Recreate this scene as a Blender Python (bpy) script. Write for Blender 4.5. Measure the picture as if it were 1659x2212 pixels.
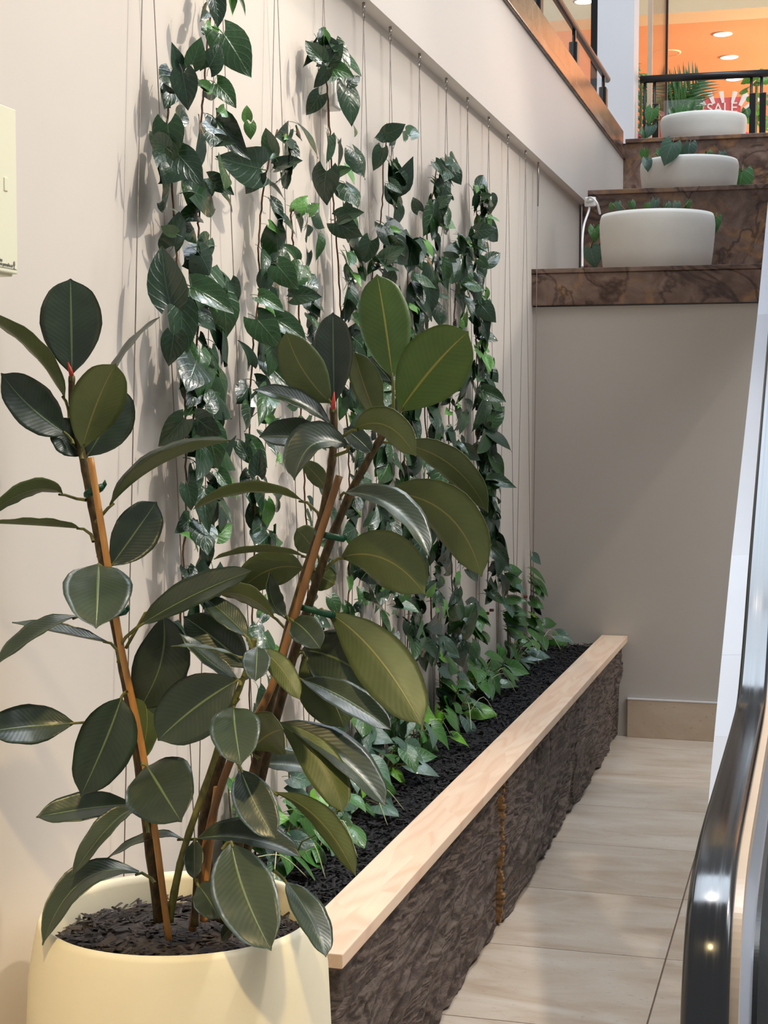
import bpy, bmesh, math, random
from mathutils import Vector, Matrix, noise
for o in list(bpy.data.objects): bpy.data.objects.remove(o)
S = bpy.context.scene
COL = S.collection
V = Vector
R_ = random.Random(7)

# ---------------------------------------------------------------- camera
F_PX, W_PX, H_PX = 3405.0, 1659, 2212
CX, CH = 1.416, 1.60
YAW, PITCH, ROLL = math.radians(15.447), math.radians(3.355), math.radians(0.088)
_r = V((math.cos(YAW), math.sin(YAW), 0)); _f = V((-math.sin(YAW), math.cos(YAW), 0)); _u = V((0, 0, 1))
FW = _f*math.cos(PITCH)-_u*math.sin(PITCH); _u2 = _u*math.cos(PITCH)+_f*math.sin(PITCH)
RT = _r*math.cos(ROLL)+_u2*math.sin(ROLL); UP = _u2*math.cos(ROLL)-_r*math.sin(ROLL)
EYE = V((CX, 0, CH))
cam = bpy.data.cameras.new('camera'); cam.sensor_fit = 'VERTICAL'; cam.sensor_height = 36
cam.lens = 36*F_PX/H_PX; cam.clip_end = 200; cam.clip_start = .02
co = bpy.data.objects.new('camera', cam); COL.objects.link(co)
co.matrix_world = Matrix(((RT.x, UP.x, -FW.x, EYE.x), (RT.y, UP.y, -FW.y, EYE.y), (RT.z, UP.z, -FW.z, EYE.z), (0, 0, 0, 1)))
S.camera = co
# ---------------------------------------------------------------- world, lights, exposure
S.view_settings.view_transform = 'Standard'; S.view_settings.look = 'None'
S.view_settings.gamma = 1; S.view_settings.use_curve_mapping = False
S.view_settings.exposure = 0.0
wd = bpy.data.worlds.new('world'); S.world = wd; wd.use_nodes = True
wd.node_tree.nodes['Background'].inputs[0].default_value = (.93, .96, 1.0, 1)
wd.node_tree.nodes['Background'].inputs[1].default_value = .34
def area(name, loc, to, sx, sy, power, col):
    l = bpy.data.lights.new(name, 'AREA'); l.shape = 'RECTANGLE'; l.size = sx; l.size_y = sy; l.energy = power; l.color = col
    o = bpy.data.objects.new(name, l); COL.objects.link(o); o.location = loc
    o.rotation_euler = (V(to)-V(loc)).to_track_quat('-Z', 'Y').to_euler(); return o
def spot(name, loc, to, ang, power, col, rad=.06, blend=.5):
    l = bpy.data.lights.new(name, 'SPOT'); l.spot_size = math.radians(ang); l.spot_blend = blend; l.energy = power; l.color = col; l.shadow_soft_size = rad
    o = bpy.data.objects.new(name, l); COL.objects.link(o); o.location = loc
    o.rotation_euler = (V(to)-V(loc)).to_track_quat('-Z', 'Y').to_euler(); return o
area('atrium_skylight', (6.5, 4.0, 8.0), (.3, 4.2, 1.2), 4, 7, 430, (.93, .96, 1.0))
area('roof_skylight', (1.6, 9.0, 10.5), (1.6, 9.0, 0), 5, 5.5, 560, (.76, .87, 1.0))
spot('ceiling_downlight_a', (2.7, 3.6, 4.7), (.12, 3.0, 1.1), 64, 340, (1.0, .88, .74), .06)
spot('ceiling_downlight_b', (3.6, 6.6, 4.6), (.05, 6.0, 1.6), 60, 190, (1.0, .89, .75), .10)
spot('ceiling_downlight_c', (1.15, .15, 4.2), (.36, 2.42, .35), 25, 430, (1.0, .76, .38), .10, .7)
spot('floor_fill_spot', (1.0, 4.6, 5.6), (.85, 4.4, 0), 62, 170, (1.0, .93, .84), .12)  # unseen fill spot, added to brighten the floor and planter cap
area('shop_ceiling_fill', (5.2, 20.5, 4.3), (.2, 21.0, 6.2), 2.0, 3.0, 620, (1.0, .88, .74))  # added uplight out of view, stands in for floor bounce on the shop ceiling
area('shop_front_light', (3.6, 14.5, 5.8), (.2, 17.5, 4.6), 1.0, 1.0, 60, (1.0, .88, .74))

# ---------------------------------------------------------------- helpers
def ray(u, v): return RT*((u-829.5)/F_PX)-UP*((v-1106)/F_PX)+FW
def at(u, v, ax, val):
    d = ray(u, v); return EYE+d*((val-EYE[ax])/d[ax])
def lin(c):
    return tuple(((x/255)/12.92 if x/255 <= .04045 else ((x/255+.055)/1.055)**2.4) for x in c)+(1,)
def empty(name, loc, label=None, cat=None, group=None, kind=None):
    o = bpy.data.objects.new(name, None); COL.objects.link(o); o.location = loc; o.empty_display_size = .05
    tag(o, label, cat, group, kind); return o
def tag(o, label=None, cat=None, group=None, kind=None):
    if label: o['label'] = label
    if cat: o['category'] = cat
    if group: o['group'] = group
    if kind: o['kind'] = kind
    return o
def link(name, me, mats, parent=None, smooth=False, sub=True):
    if me.users == 0 or len(me.materials) == 0:
        for m in (mats if isinstance(mats, (list, tuple)) else [mats]): me.materials.append(m)
    if smooth:
        for p in me.polygons: p.use_smooth = True
    o = bpy.data.objects.new(name, me); COL.objects.link(o)
    if parent:
        o.parent = parent
    return o
def wloc(p):
    l = V(p.location)
    while p.parent: p = p.parent; l += p.location
    return l
def bmo(name, bm, mats, parent=None, smooth=False, world=True):
    if parent is not None and world:
        bmesh.ops.translate(bm, verts=bm.verts, vec=-wloc(parent))
    me = bpy.data.meshes.new(name); bm.to_mesh(me); bm.free()
    return link(name, me, mats, parent, smooth)
def box(bm, lo, hi, bev=0):
    r = bmesh.ops.create_cube(bm, size=1); vs = r['verts']
    for v in vs:
        v.co = V([lo[i]+(v.co[i]+.5)*(hi[i]-lo[i]) for i in range(3)])
    if bev:
        es = list({e for v in vs for e in v.link_edges})
        bmesh.ops.bevel(bm, geom=es, offset=bev, segments=2, profile=.5, affect='EDGES')
    return bm
def boxo(name, lo, hi, mat, parent=None, bev=0):
    return bmo(name, box(bmesh.new(), lo, hi, bev), mat, parent)
def tube(bm, pts, rad, seg=8, cap=True, mi=0):
    pts = [V(p) for p in pts]; n = len(pts); rings = []
    ref = V((0.31, .17, .93)).normalized()
    for i, p in enumerate(pts):
        t = (pts[min(i+1, n-1)]-pts[max(i-1, 0)]).normalized()
        a = t.cross(ref)
        if a.length < .05: a = t.cross(V((1, 0, 0)))
        a.normalize(); b = t.cross(a)
        r = rad[i] if isinstance(rad, (list, tuple)) else rad
        rings.append([bm.verts.new(p+a*r*math.cos(6.2832*k/seg)+b*r*math.sin(6.2832*k/seg)) for k in range(seg)])
    for i in range(n-1):
        for k in range(seg):
            f = bm.faces.new((rings[i][k], rings[i][(k+1) % seg], rings[i+1][(k+1) % seg], rings[i+1][k])); f.material_index = mi; f.smooth = True
    if cap:
        for q in (rings[0][::-1], rings[-1]):
            f = bm.faces.new(q); f.material_index = mi
    return bm
def lathe(bm, prof, c, seg=64, cap=True):
    rings = []
    for r, z in prof:
        rings.append([bm.verts.new((c[0]+r*math.cos(6.2832*k/seg), c[1]+r*math.sin(6.2832*k/seg), c[2]+z)) for k in range(seg)])
    for i in range(len(rings)-1):
        for k in range(seg):
            bm.faces.new((rings[i][k], rings[i][(k+1) % seg], rings[i+1][(k+1) % seg], rings[i+1][k])).smooth = True
    if cap: bm.faces.new(rings[0][::-1]); bm.faces.new(rings[-1])
    return bm
def spline(pts, n):
    pts = [V(p) for p in pts]; out = []; m = len(pts)-1
    for i in range(n+1):
        x = i/n*m; k = min(int(x), m-1); t = x-k
        p0 = pts[max(k-1, 0)]; p1 = pts[k]; p2 = pts[k+1]; p3 = pts[min(k+2, m)]
        out.append(.5*((2*p1)+(p2-p0)*t+(2*p0-5*p1+4*p2-p3)*t*t+(3*p1-p0-3*p2+p3)*t**3))
    return out
def interp(tab, t):
    for (a, x), (b, y) in zip(tab, tab[1:]):
        if t <= b: return x+(y-x)*(t-a)/(b-a)
    return tab[-1][1]

# ---------------------------------------------------------------- materials
class NT:
    def __init__(s, name, rough=.5, spec=.5, metal=0, coat=0):
        s.m = bpy.data.materials.new(name); s.m.use_nodes = True; s.t = s.m.node_tree
        s.b = s.t.nodes['Principled BSDF']; s.b.inputs['Roughness'].default_value = rough
        s.b.inputs['Specular IOR Level'].default_value = spec; s.b.inputs['Metallic'].default_value = metal
        s.b.inputs['Coat Weight'].default_value = coat
    def n(s, typ, **kw):
        x = s.t.nodes.new(typ)
        for k, v in kw.items():
            if k.startswith('i_'): x.inputs[k[2:].replace('_', ' ')].default_value = v
            else: setattr(x, k, v)
        return x
    def l(s, a, b): s.t.links.new(a, b)
    def coord(s, which='Object', scale=(1, 1, 1), rot=(0, 0, 0)):
        c = s.n('ShaderNodeTexCoord'); m = s.n('ShaderNodeMapping'); m.inputs['Scale'].default_value = scale; m.inputs['Rotation'].default_value = rot
        s.l(c.outputs[which], m.inputs[0]); return m.outputs[0]
    def noise(s, vec, sc, det=4, dist=0, rough=.5):
        x = s.n('ShaderNodeTexNoise'); x.inputs['Scale'].default_value = sc; x.inputs['Detail'].default_value = det; x.inputs['Distortion'].default_value = dist; x.inputs['Roughness'].default_value = rough
        s.l(vec, x.inputs['Vector']); return x.outputs['Fac']
    def ramp(s, fac, stops):
        x = s.n('ShaderNodeValToRGB'); e = x.color_ramp.elements
        while len(e) < len(stops): e.new(.5)
        for q, (p, c) in zip(e, stops): q.position = p; q.color = c if len(c) == 4 else lin(c)
        s.l(fac, x.inputs[0]); return x.outputs[0]
    def math(s, op, a, b=None, clamp=False):
        x = s.n('ShaderNodeMath', operation=op, use_clamp=clamp)
        for i, q in enumerate((a, b)):
            if q is None: continue
            if isinstance(q, (int, float)): x.inputs[i].default_value = q
            else: s.l(q, x.inputs[i])
        return x.outputs[0]
    def mix(s, fac, a, b, mode='MIX'):
        x = s.n('ShaderNodeMixRGB', blend_type=mode)
        for i, q in enumerate((fac, a, b)):
            if isinstance(q, (int, float)): x.inputs[i].default_value = q
            elif isinstance(q, tuple): x.inputs[i].default_value = q if len(q) == 4 else lin(q)
            else: s.l(q, x.inputs[i])
        return x.outputs[0]
    def col(s, c):
        if isinstance(c, tuple): s.b.inputs['Base Color'].default_value = c if len(c) == 4 else lin(c)
        else: s.l(c, s.b.inputs['Base Color'])
        return s
    def bump(s, h, st=.3, dist=.01):
        x = s.n('ShaderNodeBump'); x.inputs['Strength'].default_value = st; x.inputs['Distance'].default_value = dist
        s.l(h, x.inputs['Height']); s.l(x.outputs[0], s.b.inputs['Normal']); return s
    def rough(s, f): s.l(f, s.b.inputs['Roughness']); return s
M = {}
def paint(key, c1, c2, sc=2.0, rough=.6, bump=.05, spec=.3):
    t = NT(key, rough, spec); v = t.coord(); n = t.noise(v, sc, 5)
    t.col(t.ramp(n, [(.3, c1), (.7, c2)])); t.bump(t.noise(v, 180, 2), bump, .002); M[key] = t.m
paint('wall_paint', (221, 211, 199), (226, 216, 204), 1.2, .55, .05)
paint('end_paint_shaded', (194, 186, 176), (199, 191, 182), 1.2, .6, .06)  # greyish end wall paint, with some of its shade put into the colour
paint('bulk_paint', (226, 217, 208), (230, 222, 213), 1.0, .5, .04)
paint('white_paint', (232, 230, 232), (238, 236, 238), 2, .5, .02)
paint('cream_metal', (240, 236, 205), (243, 239, 210), 2, .4, .01)
paint('white_plastic', (236, 235, 230), (240, 239, 235), 5, .35, .01)
paint('shop_cream', (240, 220, 180), (245, 226, 188), 2, .6, .01)
paint('shop_orange', (246, 182, 134), (249, 190, 142), 1, .6, .01)
paint('planter_white', (226, 222, 212), (234, 230, 220), 6, .55, .12)
paint('rubber_pot_clay', (234, 223, 192), (240, 230, 202), 5, .5, .06)
paint('black_metal', (22, 22, 24), (30, 30, 32), 10, .35, .01, .5)
paint('wire_steel', (120, 108, 98), (140, 126, 114), 40, .4, .0, .5)
paint('steel', (170, 165, 158), (190, 184, 176), 10, .25, .0); M['steel'].node_tree.nodes['Principled BSDF'].inputs['Metallic'].default_value = .9
paint('tie_green', (18, 62, 42), (24, 74, 50), 20, .4, .02)
paint('cord_white', (236, 234, 232), (242, 240, 238), 20, .4, .0)
paint('sign_red', (222, 48, 46), (230, 58, 54), 2, .5, 0)
paint('sign_white', (250, 240, 232), (252, 244, 238), 2, .5, 0)
paint('pink_petal', (226, 60, 110), (240, 90, 130), 30, .5, .02)
paint('print_grey', (120, 116, 108), (130, 126, 118), 30, .6, 0)
paint('sheath_red', (190, 60, 52), (215, 90, 76), 60, .4, .02)
paint('berry_brown', (92, 46, 38), (112, 58, 46), 60, .5, .02)
paint('root_pale', (200, 205, 150), (220, 222, 180), 60, .5, .0)
# bulb
t = NT('lamp_glow'); t.b.inputs['Emission Color'].default_value = (1, .9, .72, 1); t.b.inputs['Emission Strength'].default_value = 12; t.col((255, 240, 210)); M['lamp_glow'] = t.m
# glass
t = NT('pane_glass', .02, .5); t.col((230, 240, 238)); t.b.inputs['Alpha'].default_value = .07; M['pane_glass'] = t.m
t = NT('tinted_glass', .05, .5); t.col((150, 105, 80)); t.b.inputs['Alpha'].default_value = .55; M['tinted_glass'] = t.m
# granite
t = NT('granite', .22, .5); v = t.coord('Object', (1, 1, 1)); w = t.noise(v, 2.2, 6, 1.6)
base = t.ramp(t.noise(v, 7, 8, 1.0, .62), [(.25, (66, 48, 40)), (.48, (112, 88, 75)), (.7, (142, 118, 104))])
vein = t.ramp(w, [(.46, (0, 0, 0, 1)), (.495, (1, 1, 1, 1)), (.53, (0, 0, 0, 1))])
gold = t.ramp(t.noise(v, 3.1, 5, 2.0), [(.55, (0, 0, 0, 1)), (.72, (1, 1, 1, 1))])
c = t.mix(t.math('MULTIPLY', gold, .8), base, (168, 124, 76)); c = t.mix(t.math('MULTIPLY', vein, .75), c, (46, 24, 18)); t.col(c); M['granite'] = t.m
# travertine
def trav(key, dark):
    t = NT(key, .32, .4); oi = t.n('ShaderNodeObjectInfo'); v0 = t.coord('Object', (1.6, 4.2, 3))
    add = t.n('ShaderNodeVectorMath', operation='ADD'); t.l(v0, add.inputs[0])
    comb = t.n('ShaderNodeCombineXYZ'); t.l(t.math('MULTIPLY', oi.outputs['Random'], 40.0), comb.inputs[0]); t.l(t.math('MULTIPLY', oi.outputs['Random'], 91.0), comb.inputs[2]); t.l(comb.outputs[0], add.inputs[1]); v = add.outputs[0]
    a = t.ramp(t.noise(v, 1.6, 7, .8, .6), [(.28, (192, 170, 148)), (.48, (212, 196, 178)), (.72, (228, 217, 203))])
    if dark: a = t.ramp(t.noise(v, 1.6, 7, .8, .6), [(.3, (188, 164, 140)), (.5, (204, 182, 158)), (.72, (216, 198, 176))])
    pit = t.ramp(t.noise(v, 26, 3, .3), [(.30, (1, 1, 1, 1)), (.36, (0, 0, 0, 1))])
    a = t.mix(t.math('MULTIPLY', pit, .35), a, (150, 128, 108))
    tone = t.ramp(oi.outputs['Random'], [(0, (.90, .89, .88, 1)), (1, (1, 1, 1, 1))]); a = t.mix(1.0, a, tone, 'MULTIPLY')
    t.col(a); M[key] = t.m
trav('travertine', 0); trav('travertine_base', 1)
paint('grout', (120, 102, 88), (132, 112, 96), 30, .8, .1)
# pine
t = NT('pine', .5, .3); v = t.coord('Object', (1, 1, 1))
sep = t.n('ShaderNodeSeparateXYZ'); t.l(v, sep.inputs[0])
jit = t.noise(t.coord('Object', (9, .25, 1)), 3, 1)
cell = t.n('ShaderNodeTexVoronoi', feature='F1'); cell.inputs['Scale'].default_value = 1.0; t.l(t.coord('Object', (15, 2.6, 0)), cell.inputs['Vector'])
cv = t.n('ShaderNodeSeparateColor'); t.l(cell.outputs['Color'], cv.inputs[0])
add = t.n('ShaderNodeVectorMath', operation='ADD'); t.l(t.coord('Object', (9, 1.1, 2)), add.inputs[0])
cb = t.n('ShaderNodeCombineXYZ'); t.l(t.math('MULTIPLY', cv.outputs[0], 7.0), cb.inputs[0]); t.l(t.math('MULTIPLY', cv.outputs[1], 9.0), cb.inputs[1]); t.l(cb.outputs[0], add.inputs[1])
gn = t.noise(add.outputs[0], .55, 2, .6, .4)
ring = t.math('POWER', t.math('MULTIPLY', t.math('ADD', t.math('SINE', t.math('MULTIPLY', gn, 70.0)), 1.0), .5), 2.0)
fine = t.noise(t.coord('Object', (90, 3, 60)), 2.0, 3)
a = t.mix(t.math('MULTIPLY', ring, .55), t.ramp(fine, [(.3, (236, 206, 176)), (.7, (242, 216, 190))]), (219, 174, 142))
a = t.mix(.35, a, t.ramp(cv.outputs[2], [(0, (243, 219, 194)), (1, (230, 190, 162))])); t.col(a); M['pine'] = t.m
# bark
t = NT('bark', .55, .45); v = t.coord('Object', (1.5, .55, 4.2), (math.radians(30), 0, 0))
n1 = t.noise(v, 2.4, 3, .9, .5); rd = t.math('MULTIPLY', t.math('ADD', t.math('SINE', t.math('MULTIPLY', n1, 62.0)), 1.0), .5)
n2 = t.noise(t.coord('Object', (3, 3, 9), (math.radians(34), 0, 0)), 7.0, 8, .9, .7)
hgt = t.math('ADD', t.math('MULTIPLY', rd, .34), t.math('MULTIPLY', n2, 1.45))
a = t.ramp(hgt, [(.42, (24, 18, 15)), (.68, (74, 60, 51)), (.92, (108, 93, 82)), (1.0, (134, 119, 108))])
a = t.mix(t.math('MULTIPLY', t.ramp(t.noise(t.coord('Object', (1, 1, 1)), 3.2, 5, 1.0), [(.5, (0, 0, 0, 1)), (.72, (1, 1, 1, 1))]), .5), a, (126, 108, 104))
t.col(a); t.bump(hgt, .85, .02); M['bark'] = t.m
paint('bark_raw', (132, 96, 62), (176, 140, 96), 40, .8, .8)
# mulch
t = NT('mulch', .7, .35); oi = t.n('ShaderNodeTexCoord'); a = t.ramp(t.noise(t.coord('Object', (1, 1, 1)), 60, 3), [(.3, (12, 11, 13)), (.6, (30, 28, 30)), (.8, (50, 46, 48))]); t.col(a); t.bump(t.noise(t.coord('Object', (1, 1, 1)), 120, 4), .6, .01); M['mulch'] = t.m
t = NT('pot_soil', .7, .3); a = t.ramp(t.noise(t.coord('Object', (1, 1, 1)), 50, 4), [(.3, (34, 30, 28)), (.6, (66, 58, 54)), (.8, (98, 90, 84))]); t.col(a); M['pot_soil'] = t.m
# bamboo, stems
t = NT('bamboo', .4, .4); t.col(t.ramp(t.noise(t.coord('Object', (30, 30, 4)), 3, 4), [(.3, (176, 118, 58)), (.7, (206, 150, 84))])); M['bamboo'] = t.m
t = NT('bamboo_dark', .45, .4); t.col(t.ramp(t.noise(t.coord('Object', (30, 30, 4)), 3, 4), [(.3, (116, 80, 46)), (.7, (152, 110, 68))])); M['bamboo_dark'] = t.m
t = NT('stem_brown', .55, .3); t.col(t.ramp(t.noise(t.coord('Object', (40, 40, 18)), 3, 4), [(.3, (52, 44, 26)), (.55, (84, 68, 38)), (.8, (124, 92, 58))])); M['stem_brown'] = t.m
t = NT('stem_green', .5, .3); t.col(t.ramp(t.noise(t.coord('Object', (40, 40, 18)), 3, 4), [(.3, (86, 88, 44)), (.7, (126, 122, 66))])); M['stem_green'] = t.m
t = NT('vine_stem', .6, .3); t.col(t.ramp(t.noise(t.coord('Object', (40, 40, 18)), 3, 4), [(.3, (78, 50, 34)), (.7, (112, 80, 56))])); M['vine_stem'] = t.m
# rubber leaf, upper and lower faces
def rubber(key, lo, hi, rib, rough, coat, vein=.35):
    t = NT(key, rough, .5, 0, coat); t.b.inputs['Coat Roughness'].default_value = .28
    uv = t.n('ShaderNodeUVMap'); sp = t.n('ShaderNodeSeparateXYZ'); t.l(uv.outputs[0], sp.inputs[0])
    au = t.math('ABSOLUTE', t.math('SUBTRACT', sp.outputs[0], .5)); oi = t.n('ShaderNodeObjectInfo')
    base = t.ramp(t.noise(t.coord('Object', (1, 1, 1)), 16, 4), [(.3, lo), (.7, hi)])
    ph = t.math('ADD', t.math('MULTIPLY', sp.outputs[1], 120.0), t.math('MULTIPLY', au, -48.0))
    wv = t.math('SINE', ph); fine = t.math('MULTIPLY', t.math('ADD', wv, 1.0), .5)
    base = t.mix(t.math('MULTIPLY', fine, .03*vein/.35), base, rib)
    tone = t.ramp(oi.outputs['Random'], [(0, (.82, .82, .84, 1)), (1, (1.12, 1.1, 1.05, 1))]); base = t.mix(1.0, base, tone, 'MULTIPLY')
    wid = t.math('SUBTRACT', .030, t.math('MULTIPLY', sp.outputs[1], .016))
    mr = t.math('SUBTRACT', 1.0, t.math('DIVIDE', au, wid), True)
    mr = t.math('MULTIPLY', mr, 1.6, True)
    t.col(t.mix(t.math('MULTIPLY', mr, .8), base, rib))
    t.bump(t.math('ADD', t.math('MULTIPLY', fine, .14), mr), .35, .002); M[key] = t.m
rubber('rubber_top', (34, 47, 32), (46, 61, 41), (108, 126, 78), .36, .22)
rubber('rubber_under', (74, 88, 44), (90, 104, 54), (140, 136, 72), .5, .05)
rubber('young_top', (36, 62, 34), (46, 76, 40), (120, 140, 80), .3, .3)
rubber('young_under_lit', (70, 98, 34), (84, 114, 42), (172, 160, 66), .45, .05, .5)  # young leaf underside, its backlit brightness put into the green
# ivy leaves
def ivy(key, lo, hi, rib, rough=.28):
    t = NT(key, rough, .55, 0, .25); uv = t.n('ShaderNodeUVMap'); sp = t.n('ShaderNodeSeparateXYZ'); t.l(uv.outputs[0], sp.inputs[0])
    au = t.math('ABSOLUTE', t.math('SUBTRACT', sp.outputs[0], .5)); oi = t.n('ShaderNodeObjectInfo')
    base = t.ramp(t.noise(t.coord('Object', (1, 1, 1)), 45, 4), [(.3, lo), (.7, hi)])
    wv = t.math('SINE', t.math('ADD', t.math('MULTIPLY', sp.outputs[1], 34.0), t.math('MULTIPLY', au, -30.0)))
    line = t.math('POWER', t.math('MULTIPLY', t.math('ADD', wv, 1.0), .5), 9.0)
    base = t.mix(t.math('MULTIPLY', line, .14), base, rib)
    tone = t.ramp(oi.outputs['Random'], [(0, (.72, .74, .78, 1)), (1, (1.2, 1.2, 1.1, 1))]); base = t.mix(1.0, base, tone, 'MULTIPLY')
    mr = t.math('SUBTRACT', 1.0, t.math('DIVIDE', au, .03), True)
    t.col(t.mix(t.math('MULTIPLY', mr, .5), base, rib)); t.bump(t.math('ADD', t.math('MULTIPLY', line, .5), t.math('ADD', mr, t.math('MULTIPLY', t.noise(t.coord('Object', (1, 1, 1)), 5, 3), 2.0))), .3, .003); M[key] = t.m
ivy('ivy_dark', (26, 50, 32), (40, 68, 42), (76, 108, 74))
ivy('ivy_mid', (34, 66, 34), (50, 86, 42), (96, 128, 78))
ivy('ivy_light', (76, 128, 58), (98, 150, 70), (150, 180, 110), .4)
ivy('heart_green', (44, 92, 36), (62, 112, 44), (120, 150, 88), .36)
ivy('heart_blue', (60, 92, 76), (78, 110, 92), (130, 155, 130), .42)
ivy('heart_bright', (80, 138, 26), (100, 158, 36), (150, 180, 80), .4)
# escalator
t = NT('handrail_rubber', .16, 1.0); t.col((14, 14, 16)); v = t.coord('Object', (160, .4, .4)); t.rough(t.ramp(t.noise(v, 1.0, 3), [(.3, (.12,)*3+(1,)), (.7, (.24,)*3+(1,))])); M['handrail_rubber'] = t.m
paint('beige_metal', (205, 182, 158), (214, 192, 168), 6, .3, 0, .5)
t = NT('brushed_light', .22, .5, .6); t.col((205, 210, 222)); M['brushed_light'] = t.m
paint('deck_white', (226, 228, 238), (232, 234, 243), 3, .25, 0, .6)
paint('step_dark', (26, 30, 32), (38, 42, 44), 30, .4, .1, .5)

# ================================================================ THE SETTING
Y1, Y2, Y3 = 7.95, 9.50, 11.20
ZS = 2.89                                     # underside of the bulkhead
def struct(name, lo, hi, mat, bev=0, label=None):
    o = boxo(name, lo, hi, M[mat], None, bev); o['kind'] = 'structure'
    if label: o['label'] = label
    return o
struct('wall_left', (-.15, -1.5, 0), (0, Y2+.1, ZS+.02), 'wall_paint')
struct('wall_end', (0, Y1, 0), (1.16, Y1+.15, 2.17), 'end_paint_shaded')
struct('wall_bulkhead', (-.25, -1.5, ZS), (.055, Y3, 3.44), 'bulk_paint')
fl = empty('floor', (0, 0, 0), kind='structure')
boxo('grout_bed', (0, -1.5, -.06), (3.6, Y1, -.004), M['grout'], fl)
xs = [-.222, 1.0, 2.222, 3.444]; ysj = [7.685-.605*k for k in range(0, 16)]
for i in range(3):
    ys = [Y1]+ysj
    for j in range(len(ys)-1):
        x0, x1, y1, y0 = max(xs[i], 0)+.0022, xs[i+1]-.0022, ys[j]-.0022, ys[j+1]+.0022
        o = boxo('tile', (x0-(x0+x1)/2, y0-(y0+y1)/2, -.03), (x1-(x0+x1)/2, y1-(y0+y1)/2, 0), M['travertine'], None, .0012)
        o.parent = fl; o.location = ((x0+x1)/2, (y0+y1)/2, 0)
bb = struct('baseboard_end', (.50, Y1-.018, 0), (1.15, Y1-.001, .192), 'travertine_base', .002)
boxo('edge_trim', (.50, Y1-.02, .192), (1.15, Y1-.001, .198), M['white_paint'], bb)
# stepped terrace of granite ledges above the end wall
struct('trim_1', (.0, Y1-.035, 2.175), (1.16, Y1+.16, 2.335), 'granite', .004, 'granite fascia of the lowest ledge')
struct('trim_2', (.0, Y1-.045, 2.335), (1.16, Y2+.0, 2.358), 'granite', .003, 'granite slab on top of the lowest ledge')
struct('wall_terrace_low', (0.02, Y2, 2.30), (1.25, Y2+.15, 2.94), 'granite', 0, 'granite riser behind the lowest white pot')
struct('trim_3', (.055, Y2-.02, 2.94), (1.3, Y3, 2.968), 'granite', .003, 'granite slab on top of the middle ledge')
struct('wall_terrace_high', (.04, Y3, 2.90), (1.4, Y3+.15, 3.53), 'granite', 0, 'granite riser behind the middle white pot')
struct('trim_4', (.07, Y3-.02, 3.53), (1.5, Y3+1.3, 3.558), 'granite', .003, 'granite slab on top of the upper ledge')
# granite sill along the bulkhead
struct('trim_5', (-.02, -1.5, 3.42), (.075, Y3, 3.475), 'granite', .006, 'dark granite nosing along the upper wall')
struct('trim_6', (-.12, -1.5, 3.44), (.052, Y3+.02, 3.62), 'granite', .004, 'polished granite sill under the glass balustrade')
struct('wall_pillar', (-.19, 11.6, 3.4), (.075, 11.9, 7.2), 'white_paint')
# upper shop
struct('floor_upper', (-9, Y3+.15, 3.35), (7, 27, 3.5), 'travertine_base')
ce = struct('ceiling', (-9, 18.7, 6.2), (7, 27, 6.3), 'shop_orange')
struct('wall_back', (-9, 25, 3.5), (7, 25.2, 6.2), 'shop_orange')
struct('wall_shopfront', (-9, 18.2, 6.16), (7, 18.7, 8.2), 'shop_cream')
struct('trim_7', (-9, 18.1, 6.62), (7, 18.2, 6.74), 'wire_steel', 0, 'grey slot along the shop bulkhead')
lights = [(1560, 73), (1574, 123), (1585, 170), (1261, 12)]
names = ['uppermost of the three downlights in the orange shop ceiling', 'middle of the three downlights in the orange shop ceiling', 'lowest downlight in the orange shop ceiling just under the black rail', 'downlight seen past the black mullion above the sloping handrail']
for (u, v), nm in zip(lights, names):
    p = at(u, v, 2, 6.2) if v > 48 else at(u, v, 1, 18.0)
    if v <= 48: p = at(u, v+0, 2, 6.15); 
    e = empty('downlight', (p.x, p.y, 6.2), 'glowing round '+nm, 'light', 'shop ceiling downlights')
    bm = bmesh.new(); lathe(bm, [(.10, -.008), (.10, -.002)], (p.x, p.y, 6.2), 24); bmo('lens', bm, M['lamp_glow'], e)
    bm = bmesh.new(); lathe(bm, [(.10, -.012), (.118, -.010), (.122, -.004), (.118, 0), (.1, 0)], (p.x, p.y, 6.2), 24, False); bmo('bezel', bm, M['white_paint'], e)
p = at(1440, 113, 2, 6.2)
sp = empty('ceiling_speaker', p, 'round flush speaker grille in orange shop ceiling', 'speaker')
bm = bmesh.new(); lathe(bm, [(.16, -.012), (.16, -.001)], (p.x, p.y, 6.2), 24); bmo('grille', bm, M['shop_orange'], sp)
bm = bmesh.new(); lathe(bm, [(.16, -.014), (.18, -.010), (.18, -.001), (.16, -.001)], (p.x, p.y, 6.2), 24, False); bmo('rim', bm, M['shop_cream'], sp)
# shop-front glass by the pillar
wn = empty('window_1', (.12, 12.4, 3.5), kind='structure')
boxo('pane', (.10, 12.4, 3.5), (.115, 13.6, 6.1), M['tinted_glass'], wn)
boxo('frame', (.09, 13.6, 3.5), (.125, 13.65, 6.1), M['black_metal'], wn)
boxo('frame', (.09, 12.36, 3.5), (.125, 12.40, 6.1), M['beige_metal'], wn)
wn = empty('window_2', (-.6, 12.5, 3.5), kind='structure')
p = at(1286, 50, 1, 12.5); boxo('mullion', (p.x-.03, 12.47, 3.5), (p.x+.03, 12.55, 6.6), M['black_metal'], wn)
boxo('pane', (-2.2, 12.5, 3.5), (p.x-.03, 12.51, 6.6), M['pane_glass'], wn)

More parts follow.
